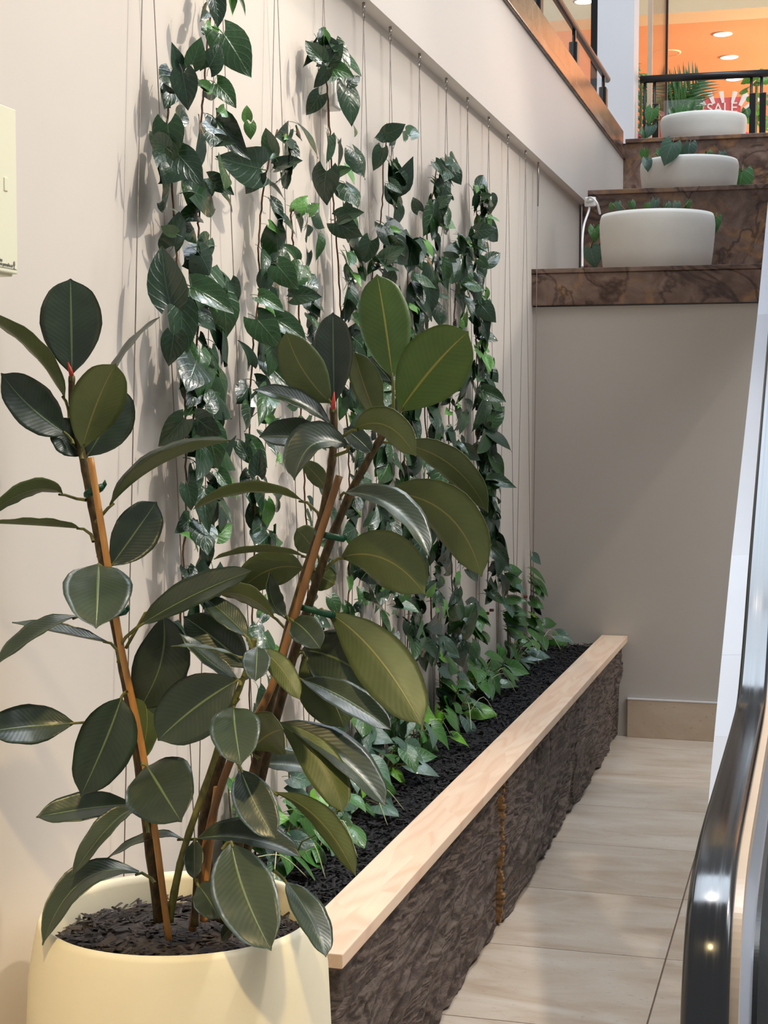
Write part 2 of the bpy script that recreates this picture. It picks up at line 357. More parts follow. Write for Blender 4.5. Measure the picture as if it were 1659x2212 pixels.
# ================================================================ OBJECTS
# --- balustrade along the bulkhead
bal = empty('balustrade', (-.03, 9, 3.62), 'black balustrade with glass panes on the sloping granite sill', 'balustrade')
bm = bmesh.new(); tube(bm, [(-.03, -1, 3.925), (-.03, 10.95, 3.925)], .023, 12); bmo('handrail', bm, M['black_metal'], bal)
py = [8.19, 9.45, 10.76, 6.93, 5.67]
for y in py:
    bm = bmesh.new(); box(bm, (-.055, y-.045, 3.62), (-.005, y+.045, 3.83), .006); box(bm, (-.04, y-.015, 3.82), (-.02, y+.015, 3.91)); bmo('post', bm, M['black_metal'], bal)
for a, b in ((5.67, 6.93), (6.93, 8.19), (8.19, 9.45), (9.45, 10.76)):
    boxo('glass_pane', (-.034, a+.05, 3.64), (-.026, b-.05, 3.86), M['pane_glass'], bal)
# --- railing on the upper level
rl = empty('railing', (.5, 11.95, 3.558), 'black metal railing behind the topmost white pot', 'railing')
ra, rb = at(1383, 172, 1, 11.95), at(1700, 156, 1, 11.95)
bm = bmesh.new(); tube(bm, [ra, rb], .028, 14); bmo('handrail', bm, M['black_metal'], rl)
for u in (1393, 1414, 1623, 1645):
    p = at(u, 190, 1, 11.95); bm = bmesh.new(); tube(bm, [(p.x, 11.95, 3.54), (p.x, 11.95, ra.z-.01)], .011, 8)
    if u != 1393:
        d = .03 if u != 1645 else .03
        box(bm, (p.x-.012, 11.93, 3.54), (p.x+.035, 11.97, 3.98 if u > 1500 else 3.94), .004)
    bmo('post', bm, M['black_metal'], rl)
boxo('glass_pane', (at(1425, 200, 1, 11.95).x+.03, 11.945, 3.58), (at(1623, 200, 1, 11.95).x-.03, 11.953, 3.96), M['pane_glass'], rl)

# --- leaf meshes for vines and heart-leaf plants
HW = [(0, .52), (.10, .82), (.24, 1.0), (.40, .97), (.55, .83), (.70, .60), (.83, .35), (.93, .14), (1, .012)]
def heart_mesh(name, asp, fold, droop, twist, mat, lobe=.26, wav=0.0, seed=0):
    rows = [0, .07, .16, .28, .42, .56, .70, .83, .93, 1]; cols = [-1, -.72, -.4, 0, .4, .72, 1]
    vs = []; uv = []; fs = []; rr = random.Random(seed); ph = rr.random()*6
    for t in rows:
        w = interp(HW, t)*asp/2
        for s in cols:
            x = s*w; y = t-lobe*(1-t)**2*abs(s)**1.4; z = abs(x)*math.sin(fold)-droop*t*t-.10*abs(s)**2*w+wav*math.sin(t*7+ph)*s
            c, q = math.cos(twist*t), math.sin(twist*t)
            vs.append((x*c-z*q, y, x*q+z*c)); uv.append((.5+s/2, t))
    n = len(cols)
    for i in range(len(rows)-1):
        for j in range(n-1): fs.append((i*n+j, i*n+j+1, (i+1)*n+j+1, (i+1)*n+j))
    # petiole: thin three-sided stalk from the leaf base back and down
    b0 = len(vs); pet = [(0, .02, -.004), (0, -.12, -.01), (.02, -.24, -.06), (.05, -.34, -.13)]
    for k, p in enumerate(pet):
        for a in range(3): vs.append((p[0]+.013*math.cos(a*2.094), p[1], p[2]+.013*math.sin(a*2.094))); uv.append((.5, 0))
    for k in range(3):
        for a in range(3): fs.append((b0+k*3+a, b0+k*3+(a+1) % 3, b0+k*3+3+(a+1) % 3, b0+k*3+3+a))
    me = bpy.data.meshes.new(name); me.from_pydata(vs, [], fs); me.materials.append(M[mat])
    ul = me.uv_layers.new(name='UVMap')
    for lp in me.loops: ul.data[lp.index].uv = uv[lp.vertex_index]
    for p in me.polygons: p.use_smooth = True
    return me
LEAF = {}
for mat in ('ivy_dark', 'ivy_mid', 'ivy_light'):
    LEAF[mat] = [heart_mesh('ivy_leaf', a, f, d, tw, mat, lb, wv, i) for i, (a, f, d, tw, lb, wv) in enumerate([(.80, .35, .18, .2, .24, .03), (.92, .15, .34, -.3, .30, .02), (.68, .5, .12, .5, .18, .04), (.98, -.2, .28, .1, .30, .05), (.60, .7, .40, -.5, .2, .03)])]
for mat in ('heart_green', 'heart_blue', 'heart_bright'):
    LEAF[mat] = [heart_mesh('heart_leaf', a, f, d, tw, mat, .30, .02, 9+i) for i, (a, f, d, tw) in enumerate([(.88, .25, .22, .1), (.95, -.15, .3, -.2), (.8, .45, .15, .3), (.72, .1, .42, -.3)])]
def orient(tip, nrm):
    y = V(tip).normalized(); z = V(nrm); z = (z-y*z.dot(y))
    if z.length < .05: z = y.orthogonal()
    z.normalize(); x = y.cross(z)
    return Matrix(((x.x, y.x, z.x), (x.y, y.y, z.y), (x.z, y.z, z.z))).to_quaternion()
def put_leaf(parent, me, pos, tip, nrm, size, name='leaf'):
    o = bpy.data.objects.new(name, me); COL.objects.link(o); o.parent = parent
    o.location = V(pos)-parent.location; o.rotation_mode = 'QUATERNION'; o.rotation_quaternion = orient(tip, nrm); o.scale = (size,)*3
    return o
LOOK = (EYE-V((0, 5, 1.4))).normalized()
def pick(rng, w): 
    x = rng.random()
    return 'ivy_dark' if x < w[0] else ('ivy_mid' if x < w[0]+w[1] else 'ivy_light')
def vine(pts, label, dens, size, seed, w=(.54, .32), thick=.0024, big=.16):
    rng = random.Random(seed)
    path = spline([at(u, v, 0, .045) for i, (u, v) in enumerate(pts)], len(pts)*6)
    base = path[-1]; e = empty('climbing_vine', base, label, 'vine', 'vines climbing the wall wires')
    bm = bmesh.new(); tube(bm, [p+V((rng.uniform(-.002, .002), rng.uniform(-.003, .003), 0)) for p in path], thick, 6); bmo('stem', bm, M['vine_stem'], e, True)
    L = sum((b-a).length for a, b in zip(path, path[1:])); n = int(L*dens*(1.75 if seed < 104 else 2.3))
    for k in range(-5, n):
        q = (k+rng.uniform(.1, .9))/n if k >= 0 else rng.uniform(0, .03); i = min(int(q*(len(path)-1)), len(path)-2); p = path[i].lerp(path[i+1], q*(len(path)-1)-i)
        vv = pts[min(int(q*(len(pts)-1)), len(pts)-1)][1]
        if k >= 0 and rng.random() > min(1, .40+.60*max(0, vv-250)/450): continue
        sd = rng.choice((-1, 1)); x = rng.random()
        sz = size*(rng.uniform(.6, .95) if x < .5 else rng.uniform(.95, 1.25)) 
        mat = pick(rng, w)
        if x > 1-big and mat != 'ivy_light': sz = size*rng.uniform(1.25, 1.6)
        if mat == 'ivy_light': sz *= .72
        off = V((rng.uniform(.0, .06), sd*rng.uniform(.0, .06), rng.uniform(-.01, .02)))
        tip = V((rng.uniform(-.05, .5), sd*rng.uniform(-.1, 1.0), -rng.uniform(.05, 1.0) if rng.random() < .85 else .5))
        nrm = V((1.0, rng.uniform(-1.1, .25), rng.uniform(-.1, .9)))
        pos = p+off; pos.x = max(pos.x, .035)
        tn = tip.normalized()
        if pos.x+tn.x*sz < .012: tip.x = abs(tip.x)
        qm = orient(tip, nrm).to_matrix(); mn = min((qm @ V(c)).x for c in ((0, 1, -.4), (0, 1, .2), (.5, .3, .2), (-.5, .3, .2), (.5, .3, -.3), (-.5, .3, -.3), (.05, -.34, -.13)))*sz
        pos.x = max(pos.x, .006-mn)
        put_leaf(e, rng.choice(LEAF[mat]), pos, tip, nrm, sz)
    return e
VINES = [
 ([(372,160),(362,250),(365,330),(372,420),(378,520),(385,620),(390,720),(397,820),(402,920),(402,1000),(400,1120),(395,1250),(388,1380)], 'dense dark ivy vine nearest the cream wall box, leftmost strand', 27, .072),
 ([(462,-30),(450,80),(442,170),(436,260),(432,350),(430,450),(428,520),(432,600),(428,700),(420,800),(418,900),(425,1000),(430,1100),(432,1200),(425,1330)], 'tallest ivy vine running off the top of the picture', 28, .074),
 ([(600,280),(575,370),(565,450),(558,540),(560,620),(548,720),(545,800),(538,880),(540,960),(548,1040),(552,1130),(550,1220),(545,1320),(540,1420),(540,1560)], 'ivy vine with a big curved leaf at its top, third strand from the left', 26, .068),
 ([(628,450),(633,520),(640,580),(645,650),(648,720),(650,800),(650,900),(655,1000),(660,1100),(665,1200),(665,1300),(660,1400),(660,1500)], 'short ivy vine with bare twiggy top between two taller vines', 24, .066),
 ([(690,95),(705,180),(712,270),(715,350),(722,450),(728,550),(735,650),(740,750),(745,850),(752,950),(755,1050),(758,1150),(755,1250),(750,1350),(745,1450),(740,1550)], 'ivy vine growing past the white wall outlet', 27, .074),
 ([(840,275),(828,360),(825,440),(815,520),(805,600),(810,700),(812,800),(815,900),(818,1000),(820,1100),(822,1200),(825,1300),(828,1400),(830,1500),(828,1580)], 'bushy ivy vine behind the two bright green rubber leaves', 32, .078),
 ([(885,520),(880,620),(878,720),(875,820),(872,920),(875,1020),(880,1120),(880,1220),(882,1320),(880,1420)], 'ivy vine hidden mostly behind the right rubber leaves', 29, .080),
 ([(945,350),(935,420),(922,480),(925,560),(918,650),(912,740),(915,830),(920,920),(925,1010),(925,1100),(925,1200),(930,1300),(935,1400)], 'ivy vine with a lone round leaf at its top, second from the far end', 29, .084),
 ([(985,520),(985,600),(980,700),(975,800),(970,900),(970,1000),(975,1100),(975,1200),(978,1300),(985,1400)], 'ivy vine squeezed just left of the farthest leafy vine', 28, .086),
 ([(1025,405),(1030,470),(1022,540),(1012,620),(1025,700),(1030,780),(1032,870),(1030,960),(1035,1040),(1045,1120),(1055,1200),(1052,1290)], 'farthest leafy ivy vine, beside the bare wires', 34, .090)]
VOBJ = [vine(p, lb, d, s, 100+i) for i, (p, lb, d, s) in enumerate(VINES)]
BIG = [(1,(462,-12),(475,58),0),(1,(452,145),(478,92),0),(1,(468,182),(512,226),1),(1,(535,258),(531,226),2),(1,(540,268),(541,300),2),(1,(462,305),(508,306),0),
 (0,(395,160),(408,235),0),(0,(362,268),(370,345),1),(0,(385,335),(440,395),0),(0,(357,317),(320,280),0),(0,(380,505),(345,488),1),(0,(366,655),(345,528),0),
 (2,(562,365),(460,340),0),(2,(590,330),(570,275),1),(2,(598,360),(652,342),0),(2,(560,375),(530,420),0),(4,(695,130),(658,85),0),(4,(712,135),(740,92),0),(4,(715,148),(764,160),1),(4,(705,150),(680,192),0),(4,(690,205),(663,250),0),
 (4,(725,375),(760,362),1),(4,(705,370),(695,440),0),(4,(730,470),(785,455),0),(4,(728,480),(776,512),0),(1,(415,620),(508,668),1),(0,(390,660),(395,772),0),(0,(375,725),(366,792),0),(3,(600,575),(640,622),1),(3,(635,640),(692,636),0),
 (2,(560,640),(616,668),1),(2,(555,690),(605,746),1),(3,(595,690),(665,732),1),(0,(398,905),(343,968),0),(1,(425,905),(472,942),0),(1,(448,930),(472,1012),1),(2,(532,985),(514,948),0),(2,(556,1026),(560,968),0),(1,(470,1020),(502,1062),1),(1,(405,1050),(416,1102),0),
 (5,(835,290),(875,272),0),(5,(825,320),(808,370),0),(5,(842,395),(870,415),0),(5,(800,520),(780,575),0),(5,(830,560),(872,530),0),(7,(940,350),(958,375),0),(7,(950,440),(975,420),0),(7,(905,455),(890,425),0),(9,(1040,425),(1064,420),1),(9,(1030,500),(1070,492),0),(9,(1035,560),(1055,578),1),(9,(1040,660),(1070,695),0),(9,(1045,845),(1094,866),1),(9,(1062,1180),(1102,1222),0),(8,(985,560),(955,545),0),(7,(925,620),(930,680),0),(5,(770,760),(790,790),0)]
for i, (vi, bs, tp_, mk) in enumerate(BIG):
    rg = random.Random(900+i); b_ = at(bs[0], bs[1], 0, .10); q_ = at(tp_[0], tp_[1], 1, b_.y)
    if q_.x < .045: q_ = at(tp_[0], tp_[1], 0, .045)
    d_ = q_-b_; ln = d_.length; nm_ = (EYE-b_).normalized()+V((rg.uniform(-.2, .3), rg.uniform(-.3, .3), rg.uniform(0, .5)))
    put_leaf(VOBJ[vi], rg.choice(LEAF[('ivy_dark', 'ivy_mid', 'ivy_light')[mk]][:3] if ln < .1 else LEAF[('ivy_dark', 'ivy_mid', 'ivy_light')[mk]][2:3]), b_, d_, nm_, min(max(ln, .03), .15))

# --- trellis wires
HOOKS = [3.13, 3.54, 3.95, 4.36, 4.77, 5.083, 5.477, 5.891, 6.265, 6.684, 7.114, 7.557]
ORD = ['twelfth', 'eleventh', 'tenth', 'ninth', 'eighth', 'seventh', 'sixth', 'fifth', 'fourth', 'third', 'second', 'first']
for i, y in enumerate(HOOKS):
    e = empty('trellis_wire', (.034, y, ZS), 'thin steel trellis wire pair under the soffit, %s pair from the end wall' % ORD[i], 'wire', 'trellis wires')
    yr = y+.25; yl = (HOOKS[i-1]+.25) if i else y-.16
    for yy in (yl, yr):
        bm = bmesh.new(); tube(bm, [(.03, y, ZS-.055), (.03, yy, .5)], .0013, 5); bmo('wire', bm, M['wire_steel'], e)
    bm = bmesh.new(); tube(bm, [(.03, y, ZS), (.03, y, ZS-.03)], .005, 8); tube(bm, [V((.03, y+.010*math.cos(a*.785), ZS-.042+.012*math.sin(a*.785))) for a in range(9)], .0025, 6); bmo('hook', bm, M['steel'], e, True)
e = empty('trellis_wire', (.02, 7.93, ZS), 'single trellis wire with long turnbuckle in the wall corner', 'wire')
bm = bmesh.new(); tube(bm, [(.03, 7.90, ZS-.22), (.03, 7.83, .5)], .0016, 5); bmo('wire', bm, M['wire_steel'], e)
bm = bmesh.new(); tube(bm, [(.03, 7.91, ZS), (.03, 7.91, ZS-.06), (.03, 7.905, ZS-.22)], [.004, .006, .004], 8); bmo('turnbuckle', bm, M['steel'], e)

# --- planter trough
pl = empty('planter_trough', (.25, 5.5, 0), 'long planter trough clad in dark carved bark with pale pine capping', 'planter')
ZC0, ZC1 = .482, .513
boxo('cap_board', (.366, 3.014, ZC0), (.497, 7.945, ZC1), M['pine'], pl, .0025)
YS = at(1087, 1740, 0, .472).y
def bark(y0, y1, seed, nm):
    bm = bmesh.new(); ny = int((y1-y0)*130); nz = 80; g = []
    for i in range(ny+1):
        row = []
        for k in range(nz+1):
            y = y0+(y1-y0)*i/ny; z = .008+(ZC0-.008)*k/nz
            wx = noise.noise(V((y*1.1, z*2.0, seed)))*.8
            q = V((y*2.2+z*3.2+wx, z*9-y*2.8+wx*3, seed))
            r1 = 1-abs(noise.noise(q*1.1)); r2 = 1-abs(noise.noise(q*2.6+V((5, 3, 1)))); b = noise.noise(V((y*1.7, z*3, seed+9)))
            blk = noise.cell(V((y*1.9+wx, z*4.2+wx, seed)))
            fl_ = noise.noise(V((y*1.0+z*.8+wx*.5, z*6.0-y*2.2+wx, seed+4))); d = .012*r1*r1+.006*r2+.016*b+.007*blk+.0060*math.sin(fl_*24)+.003*noise.noise(V((y*50, z*50, seed)))
            edge = min(1, (y-y0)/.02, (y1-y)/.02)
            x = .452+d*max(edge, .15)+.006*math.sin(k/nz*3.14)
            zz = z-(.012*noise.noise(V((y*14, 1, seed))) if k == 0 else 0)
            row.append(bm.verts.new((min(x, .488), y, max(zz, .001))))
        g.append(row)
    for i in range(ny):
        for k in range(nz): bm.faces.new((g[i][k], g[i+1][k], g[i+1][k+1], g[i][k+1])).smooth = True
    back = [[bm.verts.new((.425, y, z)) for z in (.002, ZC0)] for y in (y0, y1)]
    bm.faces.new((back[0][0], back[0][1], back[1][1], back[1][0]))
    bm.faces.new([back[0][0]]+[g[0][k] for k in range(nz+1)]+[back[0][1]]); bm.faces.new([back[1][1]]+[g[ny][k] for k in range(nz, -1, -1)]+[back[1][0]])
    return bmo(nm, bm, M['bark'], pl)
bark(3.03, YS-.008, 3.3, 'bark_panel'); bark(YS+.008, 7.94, 17.7, 'bark_panel')
# ragged pale fibre in the joint
bm = bmesh.new()
for k in range(46):
    z = .01+k*.0102; w = .006+.008*R_.random(); x = .464+R_.uniform(0, .016)
    box(bm, (.43, YS-w, z), (x, YS+w, z+.0105))
bmo('joint_fibre', bm, M['bark_raw'], pl)
bm = bmesh.new()
for k in range(26):
    z = .004+k*.0182; box(bm, (.425-.0, 3.018+R_.uniform(0, .006), z), (.452+R_.uniform(0, .006), 3.034, z+.0165))
bmo('raw_edge', bm, M['bark_raw'], pl)
boxo('end_board', (.01, 3.04, 0), (.43, 3.065, .47), M['pine'], pl)
boxo('inner_board', (.40, 3.06, 0), (.425, 7.94, ZC0), M['pine'], pl)
# mulch bed
bm = bmesh.new(); g = []
for i in range(121):
    row = []
    for k in range(13):
        x = .004+(.396)*k/12; y = 3.07+4.87*i/120
        row.append(bm.verts.new((x, y, .445+.018*noise.noise(V((x*6, y*3, 0)))+.008*noise.noise(V((x*30, y*30, 2))))))
    g.append(row)
for i in range(120):
    for k in range(12): bm.faces.new((g[i][k], g[i][k+1], g[i+1][k+1], g[i+1][k]))
def chips(bm, n, fn, lmin, lmax, rng):
    for k in range(n):
        p = fn(rng); l = rng.uniform(lmin, lmax); w = l*rng.uniform(.08, .22); a = rng.uniform(0, 6.283)
        d = V((math.cos(a), math.sin(a), rng.uniform(-.3, .35))); s = V((-math.sin(a), math.cos(a), rng.uniform(-.4, .4))).normalized()*w; u = d.cross(s).normalized()*w*.45
        b0 = [bm.verts.new(p-d*l/2+q) for q in (s, u, -s)]; b1 = [bm.verts.new(p+d*l/2+q*.6) for q in (s, u, -s)]
        for j in range(3): bm.faces.new((b0[j], b0[(j+1) % 3], b1[(j+1) % 3], b1[j]))
        bm.faces.new(b0[::-1]); bm.faces.new(b1)
rng = random.Random(5)
chips(bm, 15000, lambda r: V((r.uniform(.01, .39), 3.08+4.85*r.random()**1.25, .452+r.uniform(-.008, .018))), .012, .042, rng)
mo = bmo('mulch', bm, M['mulch']); tag(mo, 'black shredded bark mulch filling the planter trough', 'mulch', None, 'stuff')

# --- heart-leaf plants rooted in the mulch
def heart_plant(u, v, label, n, spread, h, seed, size=.085, w=(.6, .3), climb=None):
    rng = random.Random(seed); b = at(u, v, 2, .46); b.x = min(max(b.x, .05), .34)
    e = empty('heartleaf_plant', (b.x, b.y, .45), label, 'plant', 'heart-leaved plants in the mulch')
    bm = bmesh.new(); lv = []
    for k in range(n):
        a = rng.uniform(-1.9, 1.9); r = spread*rng.uniform(.15, 1); hh = h*rng.uniform(.15, 1.0)
        tp = V((min(max(b.x+r*math.cos(a)*.9, .05), .36), b.y+r*math.sin(a)*1.5, .47+hh))
        mid = b.lerp(tp, .5)+V((0, 0, .03)); tube(bm, [V((b.x, b.y, .44)), mid, tp], [.0028, .0024, .0018], 5, False)
        lv.append((tp, a))
    if climb:
        for hz in climb:
            y = b.y+rng.uniform(-.05, .05); tube(bm, [V((.05, y, .45)), V((.04, y+.02, .45+hz*.5)), V((.04, y-.01, .45+hz))], [.003, .0026, .0015], 5)
            for q in range(int(hz*16)+1): lv.append((V((.05, y, .45+hz*(.15+.8*rng.random()))), rng.uniform(-1.2, 1.2)))
    bmo('stems', bm, M['stem_green'], e, True)
    for tp, a in lv:
        x = rng.random(); mat = 'heart_green' if x < w[0] else ('heart_blue' if x < w[0]+w[1] else 'heart_bright')
        tip = V((.5*math.cos(a)+.3, math.sin(a)*1.0+rng.uniform(-.4, .2), rng.uniform(-.8, .05))); nrm = V((.9, rng.uniform(-1.0, .1), rng.uniform(.2, 1.4)))
        s = size*rng.uniform(.7, 1.2)
        if tp.x+s*tip.normalized().x > .37 and tp.z < .56: tp.z = max(tp.z, .53)
        put_leaf(e, rng.choice(LEAF[mat]), tp, tip, nrm, s)
    for q in range(2):
        y0 = b.y+rng.uniform(-.1, .1); x0 = b.x+rng.uniform(0, .08); y1 = y0+rng.uniform(-.22, .22); x1 = min(x0+rng.uniform(.03, .1), .35); bm = bmesh.new()
        tube(bm, spline([V((x0, y0, .5+rng.uniform(0, .05))), V(((x0+x1)/2, (y0+y1)/2, .53+rng.uniform(0, .04))), V((x1, y1, .472))], 8), .0013, 5); bmo('aerial_root', bm, M['root_pale'], e, True)
    return e
hp = []
hp.append(heart_plant(1160, 1400, 'heart-leaved plant in the far corner of the trough', 9, .12, .12, 1, .088, (.7, .25), (.5, .42)))
for u, v in ((1151, 1259), (1135, 1289), (1100, 1306), (1052, 1325), (1062, 1318)):
    p = at(u, v, 0, .04); bm = bmesh.new(); tube(bm, [p+V((-.008, -.004, 0)), p+V((.008, .004, 0))], .0065, 8); bmo('stem_clip', bm, M['berry_brown'], hp[0])
heart_plant(1095, 1440, 'heart-leaved plant second from the far corner', 16, .16, .14, 2, .092, (.6, .3), (.45, .5, .3))
heart_plant(1035, 1500, 'heart-leaved clump with arching pale roots mid trough', 17, .15, .13, 3, .09, (.7, .2), (.4, .35))
heart_plant(975, 1560, 'heart-leaved clump left of the middle of the trough', 18, .16, .14, 4, .088, (.55, .33), (.4, .3))
heart_plant(905, 1630, 'heart-leaved clump with a bright lime leaf under the drooping rubber leaf tip', 14, .14, .14, 5, .082, (.5, .3), (.35,))
heart_plant(830, 1690, 'heart-leaved plant with bluish leaves and white roots', 14, .13, .12, 6, .080, (.35, .6), (.35, .3))
heart_plant(765, 1760, 'heart-leaved clump with bluish leaves beside the long rubber leaves', 13, .12, .14, 7, .078, (.4, .55), (.3,))
heart_plant(700, 1830, 'heart-leaved plant near the pot rim', 13, .12, .14, 8, .076, (.5, .4), (.3,))
heart_plant(610, 1890, 'heart-leaved plant half hidden behind the round pot', 12, .12, .16, 9, .080, (.6, .3), (.35, .3))
heart_plant(480, 1900, 'heart-leaved plant glimpsed between the rubber plant stems', 9, .10, .26, 10, .080, (.7, .2), (.3,))

# --- rubber plant
PC = at(388, 1965, 1, 2.58); PZ = PC.z
pot = empty('plant_pot', (PC.x, PC.y, 0), 'large cream round pot holding the rubber plant', 'pot')
prof = [(.185, 0), (.20, .01), (.235, .15), (.262, .30), (.272, .42), (.272, .50), (.266, PZ-.10), (.256, PZ-.04), (.250, PZ-.012), (.244, PZ), (.236, PZ-.004), (.232, PZ-.015), (.232, PZ-.12), (.235, PZ-.14)]
bm = bmesh.new(); lathe(bm, prof, (PC.x, PC.y, 0), 96); bmo('body', bm, M['rubber_pot_clay'], pot)
bm = bmesh.new(); lathe(bm, [(.2345, PZ-.11), (.2345, PZ-.06), (.12, PZ-.05), (.02, PZ-.045)], (PC.x, PC.y, 0), 48)
def potp(r): 
    a = r.uniform(0, 6.283); q = .215*math.sqrt(r.random()); return V((PC.x+q*math.cos(a), PC.y+q*math.sin(a), PZ-.052+r.uniform(-.008, .012)))
chips(bm, 1500, potp, .012, .04, random.Random(9))
tag(bmo('potting_soil', bm, M['pot_soil']), 'dark potting soil with bark chips inside the cream pot', 'soil', None, 'stuff')
RP = empty('rubber_plant', (PC.x, PC.y, PZ-.05), 'tall rubber plant with broad glossy leaves in cream pot', 'plant')
def pt(u, v, y):
    p = at(u, v, 1, y)
    if p.x < .04: p = at(u, v, 0, .04)
    return p
YA, YB, YC, YD = 2.52, 2.62, 2.68, 2.50
def stem(pts, y0, y1, r0, r1, mat, name='stem'):
    n = len(pts); P = spline([pt(u, v, y0+(y1-y0)*i/(n-1)) for i, (u, v) in enumerate(pts)], n*5)
    m = len(P); bm = bmesh.new()
    rr = [r0+(r1-r0)*i/(m-1) for i in range(m)]
    if name == 'stem': rr = [r*(1.12 if i % 4 == 0 else 1) for i, r in enumerate(rr)]
    tube(bm, P, rr, 10); return bmo(name, bm, M[mat], RP, True)
stem([(345,1990),(318,1780),(290,1580),(262,1420),(225,1230),(198,1090),(178,985),(157,880),(155,812)], 2.56, YA, .0105, .0055, 'stem_brown')
stem([(480,1990),(520,1800),(560,1620),(600,1450),(650,1270),(690,1140),(712,1030),(721,950),(719,880)], 2.60, YB, .0105, .006, 'stem_brown')
stem([(505,1980),(560,1700),(610,1500),(660,1330),(710,1180),(755,1070),(800,985),(838,920),(848,885)], 2.63, YC, .0095, .006, 'stem_brown')
stem([(366,1990),(382,1900),(405,1810),(450,1680),(490,1560),(520,1480),(545,1410),(550,1380)], 2.53, YD, .007, .004, 'stem_green')
stem([(420,2000),(424,1900),(424,1830)], 2.54, 2.54, .007, .004, 'stem_brown')
stem([(365,2030),(330,1760),(300,1580),(262,1400),(228,1190),(195,988)], 2.52, YA-.03, .0062, .0062, 'bamboo', 'stake')
stem([(415,2010),(450,1800),(500,1640),(580,1500),(640,1320),(690,1160),(733,1028)], 2.56, YB-.03, .0072, .0068, 'bamboo_dark', 'stake')
stem([(470,1985),(440,1800),(478,1630)], 2.60, 2.60, .012, .011, 'stem_brown', 'stake')
stem([(440,1990),(445,1890),(470,1700)], 2.57, 2.57, .007, .007, 'bamboo', 'stake')
def tie(u, v, y, w, ang):
    p = pt(u, v, y); a = math.radians(ang); d = (RT*math.cos(a)+UP*math.sin(a)); q = (UP*math.cos(a)-RT*math.sin(a))
    bm = bmesh.new(); tube(bm, [p+d*(w*math.cos(k*.5236))+FW*(.014*math.sin(k*.5236)) for k in range(13)], .003, 6, False)
    tube(bm, [p+d*w, p+d*(w+.006)+q*.003], .003, 6); bmesh.ops.scale(bm, vec=(1, 1, 2.0), verts=bm.verts, space=Matrix.Translation(-p)); bmo('plant_tie', bm, M['tie_green'], RP)
tie(203, 1060, YA-.015, .016, 12); tie(255, 1325, YA-.015, .014, 8); tie(712, 1158, YB-.01, .024, -6); tie(680, 1320, YB-.01, .030, -8)
LW = [(0, .04), (.06, .36), (.15, .66), (.28, .90), (.42, 1.0), (.56, .98), (.70, .85), (.82, .68), (.89, .49), (.93, .31), (.955, .16), (.975, .075), (1, .010)]
ROWS = [0, .04, .09, .15, .22, .30, .38, .46, .54, .62, .70, .77, .83, .88, .92, .95, .975, 1]
COLS = [-1, -.8, -.55, -.28, 0, .28, .55, .8, 1]
def rleaf(base, tip, yb, yt, wpx, phi, mid=None, fold=18, pet=None, py=None, kind='rubber', curl=.0, skew=1.12):
    P0, P2 = pt(*base, yb), pt(*tip, yt)
    if mid: Pm = pt(*mid, (yb+yt)/2)
    else: Pm = (P0+P2)/2+V((0, 0, (P2-P0).length*.05))
    Pc = Pm*2-(P0+P2)/2
    a0 = (P2-P0).normalized(); vdir = (EYE-(P0+P2)/2).normalized()
    W = wpx*((P0+P2)/2-EYE).dot(FW)/F_PX; ph = math.radians(phi); fo = math.radians(fold)
    top = []; bot = []; bm = bmesh.new(); uvl = bm.loops.layers.uv.new('UVMap'); uvs = {}
    for t in ROWS:
        c = P0*(1-t)**2+Pc*2*t*(1-t)+P2*t*t; a = ((Pc-P0)*(1-t)+(P2-Pc)*t)
        a = a.normalized() if a.length > 1e-6 else a0
        r = a.cross(vdir); r = r.normalized() if r.length > 1e-4 else V((0, 0, 1)); n0 = r.cross(a)
        n = n0*math.cos(ph)+r*math.sin(ph); s = r*math.cos(ph)-n0*math.sin(ph)
        w = interp(LW, t**skew)*W/2; ra, rb = [], []
        for q in COLS:
            x = q*w; f2 = fo*(1-.35*t)
            p = c+s*(x*math.cos(f2))+n*(abs(x)*math.sin(f2)-curl*x*x/max(W, .01)*2+.0012*math.sin(t*24+q*2)*abs(q))
            v1 = bm.verts.new(p+n*.0004); v2 = bm.verts.new(p-n*.0004)
            uvs[v1] = uvs[v2] = (.5+q/2, t); ra.append(v1); rb.append(v2)
        top.append(ra); bot.append(rb)
    m = len(COLS)
    for i in range(len(ROWS)-1):
        for j in range(m-1):
            f = bm.faces.new((top[i][j], top[i][j+1], top[i+1][j+1], top[i+1][j])); f.material_index = 0; f.smooth = True
            f = bm.faces.new((bot[i][j], bot[i+1][j], bot[i+1][j+1], bot[i][j+1])); f.material_index = 1; f.smooth = True
        for j in (0, m-1):
            f = bm.faces.new((top[i][j], top[i+1][j], bot[i+1][j], bot[i][j])); f.material_index = 1
    for f in bm.faces:
        for lp in f.loops: lp[uvl].uv = uvs.get(lp.vert, (.5, 0))
    if pet:
        Q = pt(*pet, py if py else yb); q1 = P0+(P0-Pc).normalized()*(Q-P0).length*.5
        tube(bm, [Q, Q.lerp(q1, .6), P0.lerp(q1, .3), P0+a0*.008], [.0034, .003, .0028, .0022], 6, False, 2)
    k = ('young_top', 'young_under_lit') if kind == 'young' else ('rubber_top', 'rubber_under')
    o = bmo('leaf', bm, [M[k[0]], M[k[1]], M['stem_green']], RP); return o
A, B, C_, D = YA, YB, YC, YD
